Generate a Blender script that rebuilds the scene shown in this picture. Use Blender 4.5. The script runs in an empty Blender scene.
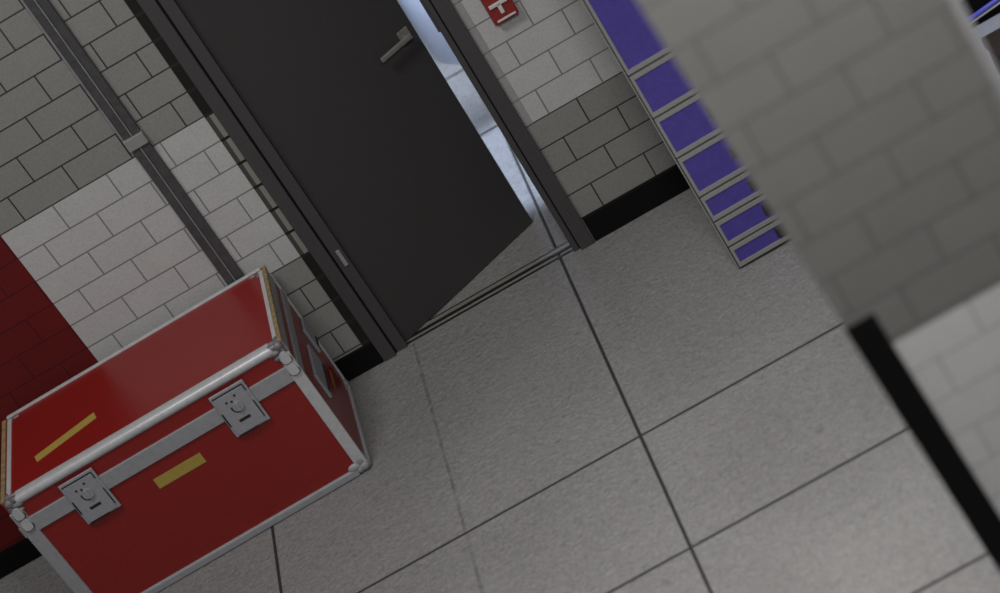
import bpy, bmesh, math
from mathutils import Vector, Matrix
S = bpy.context.scene
COL = S.collection

# ------------------------------------------------------------------ camera, world, lights, exposure
YAW, PITCH, ROLL = math.radians(-6.1965), math.radians(28.995), math.radians(-32.568)
CAM_H = 4.0
f = Vector((math.sin(YAW)*math.cos(PITCH), math.cos(YAW)*math.cos(PITCH), -math.sin(PITCH)))
r0 = f.cross(Vector((0, 0, 1))).normalized(); u0 = r0.cross(f)
r = math.cos(ROLL)*r0 + math.sin(ROLL)*u0
u = -math.sin(ROLL)*r0 + math.cos(ROLL)*u0
cd = bpy.data.cameras.new('camera'); cam = bpy.data.objects.new('camera', cd); COL.objects.link(cam)
M3 = Matrix((r, u, -f)).transposed()
cam.matrix_world = Matrix.Translation((0, 0, CAM_H)) @ M3.to_4x4()
cd.sensor_fit = 'HORIZONTAL'; cd.sensor_width = 36.0
cd.lens = 2156.33/1000*36.0
cd.clip_end = 60
cd.dof.use_dof = True; cd.dof.focus_distance = 7.9; cd.dof.aperture_fstop = 1.3
S.camera = cam

w = bpy.data.worlds.new('world'); S.world = w; w.use_nodes = True
bgn = w.node_tree.nodes['Background']
bgn.inputs[0].default_value = (0.95, 0.97, 1.0, 1); bgn.inputs[1].default_value = 0.12

def area(name, loc, target, size, power, col=(1, 1, 1), sy=None, spread=180):
    l = bpy.data.lights.new(name, 'AREA'); l.energy = power; l.color = col
    l.spread = math.radians(spread); l.shape = 'RECTANGLE'; l.size = size; l.size_y = sy or size
    o = bpy.data.objects.new(name, l); COL.objects.link(o); o.location = loc
    o.rotation_euler = (Vector(target)-Vector(loc)).to_track_quat('-Z', 'Y').to_euler()
    return o
area('key_light', (-1.9, 4.0, 6.2), (-1.3, 6.9, 0.5), 1.3, 160, (1.0, 0.985, 0.965))
area('fill_light', (0.35, 2.3, 4.1), (0.45, 4.2, 0.5), 0.8, 88, (1.0, 0.97, 0.95))
area('floor_light', (0.1, 4.35, 4.3), (0.25, 4.6, 0.0), 0.7, 17, (1.0, 0.98, 0.96), spread=62)
def spot(name, loc, target, power, angle, blend, col, size=0.08):
    l = bpy.data.lights.new(name, 'SPOT'); l.energy = power; l.color = col; l.spot_size = angle; l.spot_blend = blend; l.shadow_soft_size = size
    o = bpy.data.objects.new(name, l); COL.objects.link(o); o.location = loc
    o.rotation_euler = (Vector(target)-Vector(loc)).to_track_quat('-Z', 'Y').to_euler()
    return o
spot('corridor_spot', (-0.45, 8.1, 2.5), (-0.52, 8.12, 0.0), 640, math.radians(23), 0.55, (0.66, 0.77, 1.0))
area('column_streak_light', (-1.25, 8.75, 1.5), (-0.40, 9.35, 0.7), 0.12, 26, (0.72, 0.82, 1.0), 1.6, spread=70)  # unseen strip light added to brighten the column and give its streak

S.view_settings.view_transform = 'Standard'; S.view_settings.look = 'None'
S.view_settings.gamma = 1.0; S.view_settings.use_curve_mapping = False
S.view_settings.exposure = 0.0

# ------------------------------------------------------------------ materials
def lin(c):
    c /= 255.0
    return c/12.92 if c <= 0.04045 else ((c+0.055)/1.055)**2.4
def rgb(a, b, c): return (lin(a), lin(b), lin(c), 1)

class NT:
    def __init__(s, name):
        s.m = bpy.data.materials.new(name); s.m.use_nodes = True
        s.n = s.m.node_tree.nodes; s.l = s.m.node_tree.links; s.b = s.n['Principled BSDF']
    def node(s, t, **kw):
        x = s.n.new(t)
        for k, v in kw.items(): setattr(x, k, v)
        return x
    def put(s, v, sock):
        if hasattr(v, 'is_output'): s.l.new(v, sock)
        else: sock.default_value = v
    def math(s, op, a, b=None, c=None):
        x = s.node('ShaderNodeMath', operation=op)
        s.put(a, x.inputs[0])
        if b is not None: s.put(b, x.inputs[1])
        if c is not None: s.put(c, x.inputs[2])
        return x.outputs[0]
    def mix(s, fac, a, b, blend='MIX'):
        x = s.node('ShaderNodeMix', data_type='RGBA', blend_type=blend)
        s.put(fac, x.inputs[0]); s.put(a, x.inputs[6]); s.put(b, x.inputs[7])
        return x.outputs[2]
    def pos(s):
        g = s.node('ShaderNodeNewGeometry'); x = s.node('ShaderNodeSeparateXYZ')
        s.l.new(g.outputs['Position'], x.inputs[0])
        return g.outputs['Position'], x.outputs[0], x.outputs[1], x.outputs[2]
    def noise(s, vec, scale, detail=3, rough=0.6):
        x = s.node('ShaderNodeTexNoise'); x.inputs['Scale'].default_value = scale
        x.inputs['Detail'].default_value = detail; x.inputs['Roughness'].default_value = rough
        if vec is not None: s.l.new(vec, x.inputs['Vector'])
        return x.outputs['Fac']
    def ramp(s, fac, lo, hi, a=0.0, b=1.0):
        x = s.node('ShaderNodeMapRange'); s.put(fac, x.inputs[0])
        x.inputs[1].default_value = lo; x.inputs[2].default_value = hi
        x.inputs[3].default_value = a; x.inputs[4].default_value = b
        return x.outputs[0]
    def bump(s, h, strength, dist=0.01):
        x = s.node('ShaderNodeBump'); x.inputs['Strength'].default_value = strength; x.inputs['Distance'].default_value = dist
        s.put(h, x.inputs['Height']); s.l.new(x.outputs[0], s.b.inputs['Normal'])

def plain(name, col, rough=0.6, metal=0.0, var=0.08, scale=60, bump=0.0, spec=0.5):
    t = NT(name); p, x, y, z = t.pos()
    n = t.noise(p, scale)
    t.put(t.mix(1.0, col, t.mix(n, (1-var*2, 1-var*2, 1-var*2, 1), (1+var*2, 1+var*2, 1+var*2, 1)), 'MULTIPLY'), t.b.inputs['Base Color'])
    t.b.inputs['Roughness'].default_value = rough; t.b.inputs['Metallic'].default_value = metal
    t.b.inputs['Specular IOR Level'].default_value = spec
    if bump: t.bump(n, bump, 0.003)
    return t.m

GREY = (0.202, 0.200, 0.190, 1); WHITE = (0.395, 0.394, 0.392, 1)
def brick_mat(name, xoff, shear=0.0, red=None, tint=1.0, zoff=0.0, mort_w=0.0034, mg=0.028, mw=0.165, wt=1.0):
    t = NT(name); p, x, y, z = t.pos()
    xs = t.math('ADD', x, t.math('MULTIPLY_ADD', z, shear, xoff))
    cv = t.node('ShaderNodeCombineXYZ'); t.l.new(xs, cv.inputs[0]); t.l.new(t.math('ADD', z, zoff), cv.inputs[1])
    b = t.node('ShaderNodeTexBrick'); t.l.new(cv.outputs[0], b.inputs['Vector'])
    b.offset = 0.5; b.offset_frequency = 2; b.squash = 1.0
    for k, v in (('Scale', 1.0), ('Mortar Size', mort_w), ('Mortar Smooth', 0.35), ('Bias', 0.0), ('Brick Width', 0.228), ('Row Height', 0.112)):
        b.inputs[k].default_value = v
    b.inputs['Color1'].default_value = (0.97, 0.97, 0.97, 1); b.inputs['Color2'].default_value = (1.03, 1.03, 1.03, 1)
    mort = b.outputs['Fac']
    white = t.math('MULTIPLY', t.math('GREATER_THAN', z, 0.561), t.math('LESS_THAN', z, 1.231))
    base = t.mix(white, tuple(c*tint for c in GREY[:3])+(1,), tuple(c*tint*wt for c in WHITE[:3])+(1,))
    mc = t.mix(white, (mg, mg*0.97, mg*0.94, 1), (mw, mw, mw*0.98, 1))
    if red is not None:
        isred = t.math('LESS_THAN', x, red)
        base = t.mix(isred, base, (0.105, 0.006, 0.006, 1)); mc = t.mix(isred, mc, (0.06, 0.004, 0.010, 1))
    n1 = t.noise(p, 130, 4, 0.8); n2 = t.noise(p, 9, 2)
    var = t.math('ADD', t.ramp(n1, 0.3, 0.7, 0.86, 1.14), t.ramp(n2, 0.3, 0.7, -0.02, 0.02))
    vc = t.node('ShaderNodeCombineColor')
    for i in range(3): t.l.new(var, vc.inputs[i])
    c = t.mix(1.0, base, vc.outputs[0], 'MULTIPLY'); c = t.mix(1.0, c, t.mix(mort, b.outputs['Color'], (1, 1, 1, 1)), 'MULTIPLY')
    t.put(t.mix(mort, c, mc), t.b.inputs['Base Color'])
    t.b.inputs['Roughness'].default_value = 0.75; t.b.inputs['Specular IOR Level'].default_value = 0.25
    t.bump(t.math('MULTIPLY_ADD', n1, 0.25, t.math('SUBTRACT', 1.0, mort)), 0.25, 0.004)
    return t.m

def floor_mat():
    t = NT('terrazzo_floor'); p, x, y, z = t.pos()
    n1 = t.noise(p, 75, 5, 0.85); n2 = t.noise(p, 26, 3, 0.7); n3 = t.noise(p, 1.6, 2)
    v = t.math('ADD', t.math('ADD', t.ramp(n1, 0.32, 0.68, 0.68, 1.32), t.ramp(n2, 0.28, 0.72, -0.13, 0.11)), t.ramp(n3, 0.3, 0.7, -0.07, 0.07))
    vc = t.node('ShaderNodeCombineColor')
    for i in range(3): t.l.new(v, vc.inputs[i])
    c = t.mix(1.0, (0.211, 0.206, 0.203, 1), vc.outputs[0], 'MULTIPLY')
    spots = t.ramp(t.noise(p, 24, 3, 0.6), 0.61, 0.72)
    c = t.mix(t.math('MULTIPLY', spots, 0.40), c, (0.08, 0.076, 0.073, 1))
    def line(v, at, hw):
        d = t.math('ABSOLUTE', t.math('SUBTRACT', v, at))
        return t.ramp(d, hw*0.75, hw*1.25, 1.0, 0.0)
    inside = t.math('LESS_THAN', y, 7.19)
    m = t.math('MAXIMUM', line(t.math('MULTIPLY_ADD', y, 0.0085, x), -0.4454, 0.0052), t.math('MULTIPLY', line(x, -1.856, 0.0055), inside))
    for yy in (4.571, 5.231, 5.887): m = t.math('MAXIMUM', m, line(y, yy, 0.0055))
    for yy in (8.518, 9.235): m = t.math('MAXIMUM', m, line(y, yy, 0.010))
    c = t.mix(t.math('MULTIPLY', m, 0.93), c, (0.012, 0.010, 0.009, 1))
    cr = t.math('MULTIPLY', t.math('MULTIPLY', line(x, -1.161, 0.006), inside), t.ramp(t.noise(p, 22, 2), 0.35, 0.6, 0.15, 0.6))
    c = t.mix(cr, c, (0.07, 0.068, 0.066, 1))
    t.put(c, t.b.inputs['Base Color'])
    t.b.inputs['Roughness'].default_value = 0.55; t.b.inputs['Specular IOR Level'].default_value = 0.35
    peb = t.noise(p, 42, 3, 0.6)
    t.bump(t.math('ADD', t.math('ADD', t.math('MULTIPLY', peb, 2.0), n1), t.math('MULTIPLY', m, -1.5)), 0.7, 0.008)
    return t.m

def strip_mat():
    # dark brick return beside the door: brown-black above and below, beige with a painted-in shaded half within the white band
    t = NT('shaded_brick_strip'); p, x, y, z = t.pos()
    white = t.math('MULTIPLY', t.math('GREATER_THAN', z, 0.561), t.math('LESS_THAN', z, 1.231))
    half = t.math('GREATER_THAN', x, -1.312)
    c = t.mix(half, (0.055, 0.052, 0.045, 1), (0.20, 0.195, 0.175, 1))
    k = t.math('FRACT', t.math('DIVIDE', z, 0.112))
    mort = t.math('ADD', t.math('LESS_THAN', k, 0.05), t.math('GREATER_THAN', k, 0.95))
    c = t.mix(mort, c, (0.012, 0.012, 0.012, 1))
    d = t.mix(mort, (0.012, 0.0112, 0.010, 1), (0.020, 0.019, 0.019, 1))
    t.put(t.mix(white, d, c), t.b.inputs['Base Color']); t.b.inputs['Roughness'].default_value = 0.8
    t.b.inputs['Specular IOR Level'].default_value = 0.2
    return t.m

M = dict(
    brick=brick_mat('painted_brick', -0.194+0.456, red=-2.193), brick_dark=brick_mat('darker_brick', -0.194+0.456, tint=0.66),  # second one repeats the painted brick in a darker tint
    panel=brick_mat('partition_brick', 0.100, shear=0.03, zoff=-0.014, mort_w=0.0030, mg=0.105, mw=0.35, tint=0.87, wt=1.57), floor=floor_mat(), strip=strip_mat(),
    black=plain('black_rubber', (0.0035, 0.0031, 0.0031, 1), 0.6, spec=0.15),
    rib=plain('threshold_black', (0.008, 0.006, 0.005, 1), 0.5), ribl=plain('threshold_beige', (0.17, 0.155, 0.14, 1), 0.5, var=0.2),
    frame=plain('frame_grey', (0.050, 0.047, 0.048, 1), 0.5, var=0.10, scale=120, spec=0.3),
    leaf=plain('door_grey', (0.039, 0.0365, 0.0365, 1), 0.5, var=0.12, scale=150, bump=0.1, spec=0.3),
    shut=plain('shadow_gap', (0.006, 0.006, 0.006, 1), 0.8, spec=0.1),
    steel=plain('brushed_steel', (0.15, 0.145, 0.135, 1), 0.5, 0.0, 0.12), hinge=plain('hinge_steel', (0.22, 0.22, 0.22, 1), 0.5, 0.0),
    conduit=plain('conduit_grey', (0.050, 0.048, 0.051, 1), 0.5, 0.0, 0.25, 40), conduit_edge=plain('conduit_wear_highlight', (0.20, 0.20, 0.205, 1), 0.45, 0.0, 0.2, 25),  # lighter tone: worn flange, and the painted highlight between the pipes
    clamp=plain('clamp_grey', (0.21, 0.21, 0.205, 1), 0.55),
    red=plain('red_laminate', (0.195, 0.0085, 0.0065, 1), 0.34, 0.0, 0.10, 90, 0.10, 0.6),
    alu=plain('aluminium', (0.44, 0.44, 0.45, 1), 0.42, 0.15, 0.12, 30), alu2=plain('aluminium_band', (0.27, 0.27, 0.285, 1), 0.5, 0.1, 0.10, 45),
    plate=plain('zinc_plate', (0.27, 0.275, 0.30, 1), 0.5, 0.1, 0.10, 70), slot=plain('slot_black', (0.008, 0.008, 0.009, 1), 0.7),
    ply=plain('plywood_edge', (0.22, 0.155, 0.070, 1), 0.7, 0.0, 0.45, 45), cap=plain('worn_cap', (0.15, 0.14, 0.145, 1), 0.5, 0.2, 0.45, 45, 0.8),
    yellow=plain('yellow_tape', (0.33, 0.235, 0.045, 1), 0.7, 0.0, 0.08), amber=plain('amber_tape', (0.22, 0.09, 0.02, 1), 0.7),
    cab=plain('cabinet_grey', (0.24, 0.238, 0.232, 1), 0.5, 0.0, 0.06), cabd=plain('cabinet_dark', (0.03, 0.03, 0.03, 1), 0.6),
    purple=plain('purple_front', (0.060, 0.043, 0.260, 1), 0.34, 0.0, 0.14, 60, 0.15, 0.6), latch=plain('brown_latch', (0.02, 0.012, 0.012, 1), 0.6),
    alarm=plain('alarm_red', (0.20, 0.012, 0.010, 1), 0.5), white=plain('white_plastic', (0.50, 0.50, 0.49, 1), 0.5),
    col=plain('pale_blue_paint', (0.42, 0.46, 0.56, 1), 0.28), pale=plain('pale_wall', (0.45, 0.46, 0.48, 1), 0.8),
    mat=plain('pale_mat', (0.46, 0.50, 0.60, 1), 0.8), brown=plain('dark_brown', (0.030, 0.020, 0.018, 1), 0.7, var=0.2),
    blue=plain('blue_cable', (0.11, 0.12, 0.75, 1), 0.4), cardedge=plain('board_edge', (0.30, 0.30, 0.31, 1), 0.8),
)

# ------------------------------------------------------------------ mesh helpers
def bx(bm, x0, x1, y0, y1, z0, z1, bev=0.0, seg=2):
    t = bmesh.new(); bmesh.ops.create_cube(t, size=1)
    bmesh.ops.scale(t, vec=(x1-x0, y1-y0, z1-z0), verts=t.verts)
    bmesh.ops.translate(t, vec=((x0+x1)/2, (y0+y1)/2, (z0+z1)/2), verts=t.verts)
    if bev: bmesh.ops.bevel(t, geom=t.edges[:], offset=bev, segments=seg, affect='EDGES', profile=0.5)
    me = bpy.data.meshes.new('t'); t.to_mesh(me); t.free(); bm.from_mesh(me); bpy.data.meshes.remove(me)
    return bm
def box(*a, **k): return bx(bmesh.new(), *a, **k)
def prism(pts, d, bev=0.0):
    """closed polygon of 3D points pushed along vector d"""
    bm = bmesh.new(); a = [bm.verts.new(p) for p in pts]; b = [bm.verts.new(Vector(p)+Vector(d)) for p in pts]
    bm.faces.new(a); bm.faces.new(b[::-1]); n = len(pts)
    for i in range(n): bm.faces.new((a[i], b[i], b[(i+1) % n], a[(i+1) % n]))
    bmesh.ops.recalc_face_normals(bm, faces=bm.faces)
    if bev: bmesh.ops.bevel(bm, geom=bm.edges[:], offset=bev, segments=2, affect='EDGES', profile=0.5)
    return bm
def ball(bm, c, rad, sc=(1, 1, 1)):
    m = Matrix.Translation(c) @ Matrix.Diagonal((rad*sc[0], rad*sc[1], rad*sc[2], 1))
    bmesh.ops.create_uvsphere(bm, u_segments=20, v_segments=12, radius=1, matrix=m); return bm
def cyl(bm, c, rad, h, axis='Z', seg=32):
    m = Matrix.Translation(c)
    if axis == 'Y': m = m @ Matrix.Rotation(math.pi/2, 4, 'X')
    if axis == 'X': m = m @ Matrix.Rotation(math.pi/2, 4, 'Y')
    bmesh.ops.create_cone(bm, cap_ends=True, segments=seg, radius1=rad, radius2=rad, depth=h, matrix=m); return bm
def obj(name, bm, mat, parent=None, smooth=False):
    me = bpy.data.meshes.new(name); bm.to_mesh(me); bm.free()
    for p in me.polygons: p.use_smooth = smooth
    me.materials.append(M[mat] if isinstance(mat, str) else mat)
    o = bpy.data.objects.new(name, me); COL.objects.link(o)
    if parent: o.parent = parent
    return o
def tag(o, label, cat, group=None, kind=None):
    o['label'] = label; o['category'] = cat
    if group: o['group'] = group
    if kind: o['kind'] = kind
    return o
def struct(name, bm, mat, label, cat='structure', smooth=False):
    return tag(obj(name, bm, mat, smooth=smooth), label, cat, kind='structure')
def thing(name, loc, label, cat, rz=0, group=None):
    o = bpy.data.objects.new(name, None); COL.objects.link(o); o.location = loc; o.rotation_euler = (0, 0, rz)
    return tag(o, label, cat, group)

# ------------------------------------------------------------------ setting
YW = 7.19                      # front face of the back wall
struct('floor', box(-4.2, 3.2, 1.6, 11.2, -0.12, 0.0), 'floor', 'speckled grey stone floor with thin dark seams', 'floor')
bm = box(-3.6, -1.290, YW, YW+0.16, 0, 2.6); bx(bm, -0.361, 2.4, YW, YW+0.16, 0, 2.6); bx(bm, -1.290, -0.361, YW, YW+0.16, 2.12, 2.6)
struct('wall_back', bm, 'brick', 'grey and white painted block wall around the dark door, red at its left end', 'wall')
struct('wall_far', box(-3.6, 2.4, 10.6, 10.75, 0, 2.6), 'pale', 'pale wall at the far end of the room beyond the door', 'wall')
struct('baseboard_left', box(-3.6, -1.2955, YW-0.012, YW, 0, 0.102, bev=0.002), 'black', 'black baseboard left of the door', 'baseboard')
struct('baseboard_right', box(-0.356, 2.4, YW-0.012, YW, 0, 0.113, bev=0.002), 'black', 'black baseboard right of the door', 'baseboard')
# door frame: two jambs with rebates and a head
def jamb(x0, x1, xi, s):
    b = box(x0, x1, YW-0.018, YW+0.17, 0, 2.18, bev=0.003)
    lo, hi = min(x1 if s > 0 else x0, xi), max(x1 if s > 0 else x0, xi)
    g = 0.006
    if s > 0: bx(b, lo+g, hi, YW+0.0, YW+0.05, 0, 2.12, bev=0.002)
    else: bx(b, lo, hi-g, YW+0.0, YW+0.17, 0, 2.12, bev=0.002)
    return b
bm = jamb(-1.291, -1.237, -1.185, 1)
b2 = jamb(-0.419, -0.361, -0.448, -1); me = bpy.data.meshes.new('t'); b2.to_mesh(me); b2.free(); bm.from_mesh(me)
bx(bm, -1.237, -0.419, YW-0.018, YW+0.17, 2.12, 2.18, bev=0.003)
fr = struct('trim_1', bm, 'frame', 'dark grey steel door frame around the ajar door', 'door frame')
bm = box(-1.237, -1.231, YW+0.002, YW+0.02, 0, 2.12); bx(bm, -0.425, -0.419, YW+0.002, YW+0.02, 0, 2.12)
obj('shadow_gap', bm, 'shut', fr)  # black strips standing in for the shade in the rebate gaps
bm = box(-1.212, -1.196, YW-0.006, YW+0.004, 0.434, 0.508, bev=0.002)
h = obj('hinge', bm, 'hinge', fr); h['label'] = 'light steel hinge plate'
bm = box(-0.4545, -0.446, YW-0.004, YW+0.012, 1.058, 1.20, bev=0.001)
obj('strike_plate', bm, 'frame', fr)
# wall strips either side of the frame
struct('trim_2', box(-1.329, -1.2925, YW-0.005, YW, 0, 2.2), 'strip', 'narrow dark brick strip, one half painted as shade, between the wall and the left door jamb', 'trim')
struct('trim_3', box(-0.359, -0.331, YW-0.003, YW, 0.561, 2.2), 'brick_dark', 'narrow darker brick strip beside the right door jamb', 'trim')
# threshold
bm = box(-1.20, -0.43, 7.205, 7.214, 0, 0.004); bx(bm, -1.20, -0.43, 7.236, 7.252, 0, 0.004); bx(bm, -1.20, -0.43, 7.278, 7.286, 0, 0.004)
th = struct('trim_4', bm, 'rib', 'dark grooved threshold strip across the doorway floor', 'threshold')
obj('threshold_rail', box(-1.20, -0.43, 7.2525, 7.2775, 0, 0.0035), 'ribl', th)
# door leaf, hinged at the left jamb and open away from us
a = math.atan2(0.344, 0.638)
dl = tag(bpy.data.objects.new('door_1', None), 'dark grey flush door standing ajar, opening away', 'door', kind='structure')
COL.objects.link(dl); dl.location = (-1.19, 7.22, 0); dl.rotation_euler = (0, 0, a)
obj('door_leaf', box(0.004, 0.729, 0, 0.045, 0.004, 2.10, bev=0.003), 'leaf', dl)
hd = obj('door_handle', box(0.652, 0.702, -0.008, -0.0005, 0.944, 1.000, bev=0.002), 'steel', dl); hd['label'] = 'steel lever handle on a square plate'
bm = cyl(bmesh.new(), (0.672, -0.024, 0.969), 0.010, 0.034, 'Y'); bx(bm, 0.528, 0.682, -0.046, -0.032, 0.963, 0.983, bev=0.004)
obj('lever', bm, 'steel', hd)

# room beyond the door
c = tag(obj('column', cyl(bmesh.new(), (0, 0, 1.3), 0.48, 2.6, 'Z', 96), 'col', smooth=True), 'pale blue rounded column in the bright room beyond the ajar door', 'column')
c.location = (-0.216, 9.612, 0)

# partition panel close to the camera (leans forward a little), with a black corner guard
AL = math.radians(4); Up = Vector((0, -math.sin(AL), math.cos(AL))); Nn = Vector((0, math.cos(AL), math.sin(AL)))
def pp(x, z, off=0.0):
    t = (z-1.218)/Up.z
    return Vector((x, 3.913, 1.218)) + Vector((0, Up.y*t, z-1.218)) + Nn*off
def lx(z): return 0.2375 - 0.0620*(z-0.30)
def rx(z): return 0.676 - 0.066*(z-1.668)
bm = prism([pp(lx(0.0), 0.0), pp(rx(0.0), 0.0), pp(rx(2.5), 2.5), pp(lx(2.5), 2.5)], Nn*0.035)
pw = struct('wall_front', bm, 'panel', 'blurred grey and white painted block partition close to the camera at right', 'wall')
bm = prism([pp(lx(0.0)-0.004, 0.0, -0.010), pp(lx(0.0)+0.066, 0.0, -0.010), pp(lx(1.332)+0.068, 1.332, -0.010), pp(lx(1.332)-0.004, 1.332, -0.010)], Nn*0.0098)
struct('trim_5', bm, 'black', 'blurred black corner guard up the left edge of the near partition', 'corner guard')
bm = prism([pp(rx(0.0)+0.0005, 0.0, -0.002), pp(rx(0.0)+0.022, 0.0, -0.002), pp(rx(2.5)+0.022, 2.5, -0.002), pp(rx(2.5)+0.0005, 2.5, -0.002)], Nn*0.035)
struct('trim_6', bm, 'cardedge', 'pale edge strip down the right side of the near partition', 'trim')

# ------------------------------------------------------------------ conduit on the wall
cn = thing('wall_conduit', (-1.579, YW, 0), 'twin dark grey conduit running down the wall behind the red case', 'conduit')
def pipe(x0, x1, z0, z1): return box(x0, x1, -0.030, -0.0005, z0, z1, bev=0.005)
obj('pipe', pipe(-0.034, -0.002, 0, 2.3), 'conduit', cn)
obj('pipe', pipe(0.0015, 0.036, 0, 2.3), 'conduit', cn)
e = obj('edge_strip', box(-0.002, 0.0025, -0.033, -0.004, 0, 2.3, bev=0.001), 'conduit_edge', cn); e['label'] = 'thin bright strip painted as the highlight between the pipes'
e = obj('edge_strip', box(-0.045, -0.0345, -0.016, -0.0005, 1.3165, 2.3, bev=0.002), 'conduit_edge', cn); e['label'] = 'worn bright flange beside the upper pipe'
obj('clamp', box(-0.040, 0.039, -0.040, -0.0005, 1.268, 1.316, bev=0.003), 'clamp', cn)['label'] = 'light grey clamp plate'

# ------------------------------------------------------------------ fire alarm pull box
al = thing('fire_alarm', (-0.217, YW, 1.070), 'small red fire alarm pull box on the white wall right of the door', 'fire alarm')
obj('housing', box(-0.050, 0.048, -0.034, -0.0005, -0.092, 0.092, bev=0.006), 'alarm', al)
bm = box(-0.038, 0.034, -0.042, -0.034, -0.022, -0.008, bev=0.002); bx(bm, -0.009, 0.006, -0.042, -0.034, -0.056, -0.015, bev=0.002)
obj('pull_handle', bm, 'white', al)['label'] = 'white T-shaped pull handle'
obj('label_bar', box(-0.036, 0.038, -0.037, -0.034, -0.082, -0.074, bev=0.001), 'white', al)['label'] = 'white bar along the bottom'

# ------------------------------------------------------------------ purple drawer cabinet
cb = thing('drawer_cabinet', (0.0615, 6.484, 0), 'tall grey cabinet of purple drawers standing right of the door', 'cabinet')
cb.rotation_euler = (0, math.radians(-0.85), 0)
CW = 0.44
bm = box(0.0, CW, 0.016, 0.68, 0.012, 1.42, bev=0.003)
obj('carcass', bm, 'cabd', cb)
obj('plinth', box(0.02, CW-0.02, 0.03, 0.66, 0.0, 0.0118), 'cabd', cb)
bm = box(-0.0045, -0.0003, 0.0, 0.68, 0.012, 1.42); obj('side_panel', bm, 'cab', cb)
zs = [0.0, 0.104, 0.2206, 0.334, 0.510, 0.686, 0.869, 1.415]
for i in range(7):
    z0, z1 = zs[i]+0.005+(0.007 if i == 0 else 0), zs[i+1]-0.004
    t, sx = 0.016, 0.0105
    b = box(0.004, CW, 0.0, 0.0155, z0, z0+t); bx(b, 0.004, CW, 0.0, 0.0155, z1-t, z1)
    bx(b, 0.004, 0.004+sx, 0.0, 0.0155, z0+t, z1-t); bx(b, CW-sx, CW, 0.0, 0.0155, z0+t, z1-t)
    bmesh.ops.remove_doubles(b, verts=b.verts, dist=0.0001)
    d = obj('drawer', b, 'cab', cb)
    p = obj('drawer_front', box(0.004+sx, CW-sx, 0.004, 0.0155, z0+t, z1-t), 'purple', d); p['label'] = 'purple drawer front'
    zm, zh = (z0+z1)/2, min(0.022, (z1-z0)*0.22)
    obj('latch', box(0.172, 0.225, -0.004, 0.0038, zm-zh, zm+zh, bev=0.003), 'latch', d)['label'] = 'dark brown latch'

# ------------------------------------------------------------------ red flight case
W, D, H = 1.1436, 0.600, 0.611
yaw = 0.02651
ox, oy = -0.36063*4 - W*math.cos(yaw), 1.63921*4 - 0.020 - W*math.sin(yaw)
fc = thing('flight_case', (ox, oy, 0), 'large red flight case with aluminium edges and two front latches against the left wall', 'flight case', yaw); fc.scale = (1.006, 1.02, 1.026)
LZ = 0.488                      # lid seam
obj('base', box(0.006, W-0.006, 0.006, D-0.006, 0.006, LZ-0.001), 'red', fc)
obj('lid', box(0.006, W-0.006, 0.006, D-0.006, LZ+0.001, H-0.004), 'red', fc)
def part(name, bm, mat, label=None, parent=fc, smooth=False):
    o = obj(name, bm, mat, parent, smooth)
    if label: o['label'] = label
    return o
def angle_x(x0, x1, ya, za, sy, sz, wy, wz, bev):
    """L-shaped edge profile along x, corner at (ya,za), legs wy (along sy) and wz (along sz)"""
    t = 0.006
    pts = [(0, 0), (wy, 0), (wy, t), (t, t), (t, wz), (0, wz)]
    b = prism([(x0, ya+sy*p[0], za+sz*p[1]) for p in pts], (x1-x0, 0, 0))
    return b
# lid edges: fat rounded front edge, thin others
b = box(0.050, W-0.040, -0.004, 0.052, 0.578, H+0.003, bev=0.016, seg=4)
part('edge_trim', b, 'alu', 'fat rounded aluminium edge along the front of the lid', smooth=True)
part('edge_trim', box(0.02, W-0.02, D-0.018, D, H-0.030, H+0.002, bev=0.003), 'alu', 'thin aluminium edge at the back of the lid')
part('edge_trim', box(0.024, 0.042, 0.03, D-0.03, H-0.010, H+0.001, bev=0.002), 'alu', 'aluminium edge strip on the left of the lid top')
part('edge_trim', box(W-0.030, W-0.014, 0.03, D-0.03, H-0.010, H+0.001, bev=0.002), 'alu', 'aluminium edge strip on the right of the lid top')
part('plywood_edge', box(0.0, 0.018, 0.02, D-0.02, H-0.012, H+0.002, bev=0.003), 'ply', 'bare plywood edge at the left of the lid')
part('plywood_edge', box(W-0.0135, W+0.002, 0.02, D-0.008, H-0.016, H+0.002, bev=0.003), 'ply', 'bare plywood edge at the right of the lid')
part('edge_trim', box(W-0.008, W+0.001, 0.02, D-0.02, 0.552, H-0.0165, bev=0.002), 'alu2', 'grey metal flange under the plywood edge')
# belt band around the seam
b = box(0.02, W-0.01, -0.003, 0.008, 0.458, 0.520, bev=0.002); part('band', b, 'alu2', 'aluminium band along the front over the lid seam')
b = box(W-0.008, W+0.002, 0.0, D, 0.455, 0.500, bev=0.002); part('band', b, 'alu2', 'aluminium band along the right end over the lid seam')
b = box(-0.002, 0.008, 0.0, D, 0.455, 0.500, bev=0.002); part('band', b, 'alu2', 'aluminium band along the left end over the lid seam')
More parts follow.
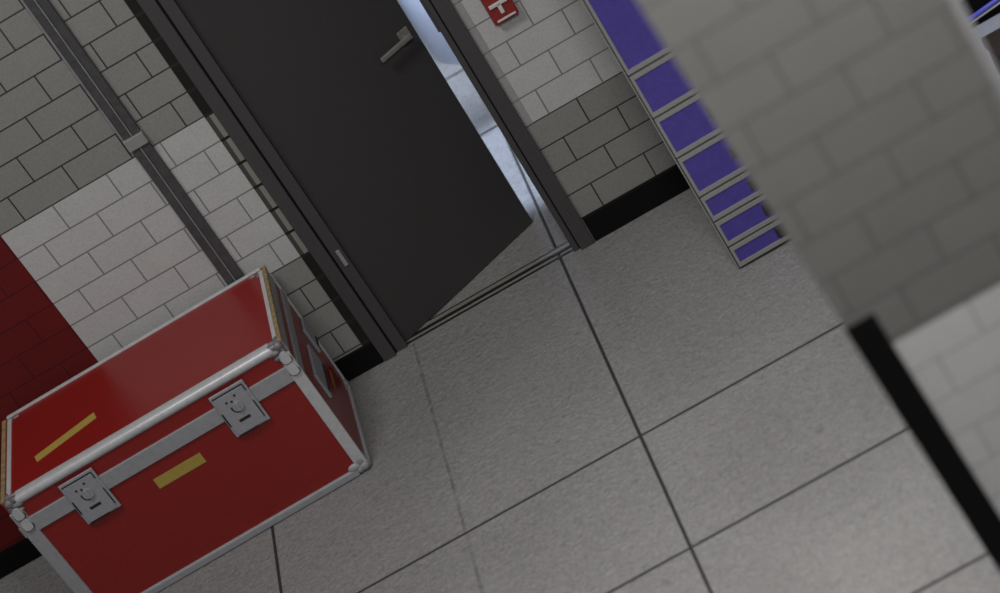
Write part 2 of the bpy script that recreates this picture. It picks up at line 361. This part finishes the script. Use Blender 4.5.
# vertical edges and bottom edges
def vert(x0, x1, y0, y1): return box(x0, x1, y0, y1, 0.035, 0.565, bev=0.004)
part('edge_trim', vert(W-0.042, W+0.003, -0.004, 0.010), 'alu', 'aluminium front right upright edge')
part('edge_trim', vert(0.004, 0.056, -0.004, 0.010), 'alu2', 'aluminium front left upright edge')
part('edge_trim', vert(W-0.006, W+0.003, D-0.014, D+0.002), 'alu', 'thin aluminium back right upright edge')
part('edge_trim', vert(-0.003, 0.006, D-0.014, D+0.002), 'alu', 'thin aluminium back left upright edge')
part('edge_trim', box(0.05, W-0.045, -0.006, 0.012, 0.002, 0.032, bev=0.005), 'alu2', 'aluminium edge along the front bottom')
part('edge_trim', box(W-0.008, W+0.005, 0.02, D-0.01, 0.002, 0.020, bev=0.003), 'alu', 'thin aluminium edge along the right bottom')
part('edge_trim', box(-0.005, 0.008, 0.02, D-0.01, 0.002, 0.020, bev=0.003), 'alu', 'thin aluminium edge along the left bottom')
# clips where the band meets the upright edges
def capsule(x0, x1, z0, z1, y0, y1, n=10):
    rr = (x1-x0)/2; xc = (x0+x1)/2
    pts = [(xc+rr*math.cos(math.pi*i/n), y0, z1-rr+rr*math.sin(math.pi*i/n)) for i in range(n+1)]
    pts += [(xc-rr*math.cos(math.pi*i/n), y0, z0+rr*0.6-rr*0.6*math.sin(math.pi*i/n)) for i in range(n+1)]
    return prism(pts, (0, y1-y0, 0))
for x0 in (W-0.037, 0.018):
    for z0 in (0.532, 0.480):
        k = part('edge_clip', capsule(x0, x0+0.034, z0, z0+0.048, -0.012, -0.0041), 'alu', 'rounded metal clip on the upright edge')
        rim = capsule(x0-0.0035, x0+0.034+0.0035, z0-0.0045, z0+0.030, -0.0068, -0.0041)
        obj('clip_rim', rim, 'slot', k)
# worn corner caps with fingers reaching along the three edges
def cap(cx, cy, cz, dx, dy, dz, k=1.0):
    b = bmesh.new(); q = 0.0175*k
    ball(b, (cx+dx*0.015, cy+dy*0.015, cz+dz*0.015), q)
    ball(b, (cx+dx*0.040, cy+dy*0.014, cz+dz*0.008), 0.012*k, (2.2, 1, 0.9)); ball(b, (cx+dx*0.036, cy+dy*0.034, cz+dz*0.006), 0.011*k, (1.9, 0.9, 0.8))
    ball(b, (cx+dx*0.014, cy+dy*0.042, cz+dz*0.008), 0.012*k, (1.0, 2.0, 0.9))
    ball(b, (cx+dx*0.038, cy+dy*0.008, cz+dz*0.030), 0.012*k, (1.9, 0.9, 0.9)); ball(b, (cx+dx*0.030, cy+dy*0.006, cz+dz*0.052), 0.011*k, (1.9, 0.9, 1.0))
    ball(b, (cx+dx*0.010, cy+dy*0.010, cz+dz*0.040), 0.013*k, (0.9, 1.0, 1.9)); ball(b, (cx+dx*0.008, cy+dy*0.030, cz+dz*0.028), 0.012*k, (0.8, 1.5, 1.5))
    return b
def foot(cx, cy, dx, dy):
    b = bmesh.new()
    ball(b, (cx+dx*0.017, cy+dy*0.015, 0.0255), 0.025); ball(b, (cx+dx*0.036, cy+dy*0.012, 0.021), 0.020); ball(b, (cx+dx*0.050, cy+dy*0.004, 0.036), 0.017, (1.5, 0.7, 1.0))
    ball(b, (cx+dx*0.014, cy+dy*0.050, 0.028), 0.017, (0.8, 1.6, 1.0)); ball(b, (cx+dx*0.020, cy+dy*0.006, 0.052), 0.017, (1.1, 0.8, 1.4))
    return b
for cx, dx in ((0, 1), (W, -1)):
    for cy, dy in ((0, 1), (D, -1)):
        ins = 0.022 if cy else (0.012 if dx > 0 else 0.006)
        part('corner_cap', cap(cx+dx*ins, cy, H, dx, dy, -1, 0.8 if cy else 1.1), 'cap', 'worn metal ball corner', smooth=True)
        part('corner_cap', foot(cx, cy, dx, dy), 'alu2', 'metal ball corner at the foot', smooth=True)
# front latches
def latch(x0, front=True):
    L = obj('latch', box(x0, x0+0.137, -0.010, -0.0005, 0.382, 0.568, bev=0.003), 'plate', fc); L['label'] = 'square recessed zinc latch plate'
    lid = obj('latch_plate', box(x0+0.010, x0+0.124, -0.0135, -0.0102, 0.388, 0.553, bev=0.0015), 'plate', L)
    for q in ((0.008, 0.127, 0.553, 0.5585), (0.1245, 0.1285, 0.528, 0.5525), (0.1245, 0.1285, 0.405, 0.480), (0.004, 0.0095, 0.432, 0.490), (0.012, 0.09, 0.3835, 0.3878)):
        obj('latch_gap', box(x0+q[0], x0+q[1], -0.0122, -0.0102, q[2], q[3]), 'slot', L)
    kb = cyl(bmesh.new(), (x0+0.072, -0.0165, 0.492), 0.020, 0.006, 'Y', 32); obj('turn_knob', kb, 'plate', L)
    obj('knob_key', box(x0+0.066, x0+0.078, -0.024, -0.0195, 0.474, 0.510, bev=0.002), 'plate', L)
    g = [math.radians(165+i*6.5) for i in range(15)]
    sh = prism([(x0+0.072+0.0205*math.cos(t), -0.0146, 0.492+0.0205*math.sin(t)) for t in g]+[(x0+0.072+0.0275*math.cos(t), -0.0146, 0.492+0.0275*math.sin(t)) for t in g[::-1]], (0, 0.001, 0))
    obj('knob_groove', sh, 'slot', L)
    for px_, pz_ in ((0.044, 0.522), (0.062, 0.517), (0.083, 0.533)): obj('rivet', cyl(bmesh.new(), (x0+px_, -0.0142, pz_), 0.0045, 0.001, 'Y', 12), 'slot', L)
    obj('latch_slot', box(x0+0.044, x0+0.088, -0.0146, -0.0137, 0.431, 0.442), 'slot', L)
latch(0.2065); latch(0.820)
# right end: handle plate and butterfly latch plate with dark slots
for y0, y1, lab in ((0.145, 0.375, 'sunken handle plate on the right end'), (0.485, 0.592, 'latch plate on the right end')):
    pl_ = obj('end_plate', box(W-0.006, W+0.006, y0, y1, 0.245, 0.358, bev=0.003), 'plate', fc); pl_['label'] = lab
    obj('end_slot', box(W+0.0061, W+0.0085, y0+0.025, y1-0.02, 0.256, 0.270), 'slot', pl_)
part('tape_label', box(W-0.0055, W-0.0047, 0.355, 0.475, 0.150, 0.178), 'amber', 'amber tape on the right end')
part('tape_label', box(0.486, 0.678, 0.0042, 0.0055, 0.356, 0.400), 'yellow', 'plain yellow tape on the front')
tp = prism([(0.139, 0.206, H-0.0045), (0.150, 0.160, H-0.0045), (0.400, 0.224, H-0.0045), (0.389, 0.271, H-0.0045)], (0, 0, 0.0015))
part('tape_label', tp, 'yellow', 'plain yellow tape on the lid')

# ------------------------------------------------------------------ behind the partition, far right corner
tag(obj('floor_mat', box(1.02, 1.75, 6.0, 7.165, 0.0, 0.006, bev=0.002), 'mat'), 'pale blue floor mat by the baseboard behind the near partition', 'mat')
bw = thing('storage_box', (1.150, 6.15, 0.0), 'dark brown box on the pale mat behind the near partition', 'box')
obj('box_body', box(0.0, 0.45, 0.0, 0.30, 0.0065, 0.31, bev=0.006), 'brown', bw)
obj('box_lid', box(-0.006, 0.456, -0.006, 0.306, 0.3105, 0.355, bev=0.006), 'brown', bw)
def rod(a, b, rad):
    a, b = Vector(a), Vector(b); d = b-a
    bm = bmesh.new(); m = Matrix.Translation((a+b)/2) @ d.to_track_quat('Z', 'Y').to_matrix().to_4x4()
    bmesh.ops.create_cone(bm, cap_ends=True, segments=16, radius1=rad, radius2=rad, depth=d.length, matrix=m); return bm
tag(obj('cable', rod((1.10, 7.1675, 0.026), (1.75, 7.1675, 0.106), 0.009), 'blue', smooth=True), 'blue cable fixed along the black baseboard behind the near partition', 'cable')
tag(obj('cable', rod((1.10, 7.1695, 0.010), (1.75, 7.1695, 0.083), 0.005), 'white', smooth=True), 'thin white cable running just below the blue cable', 'cable')
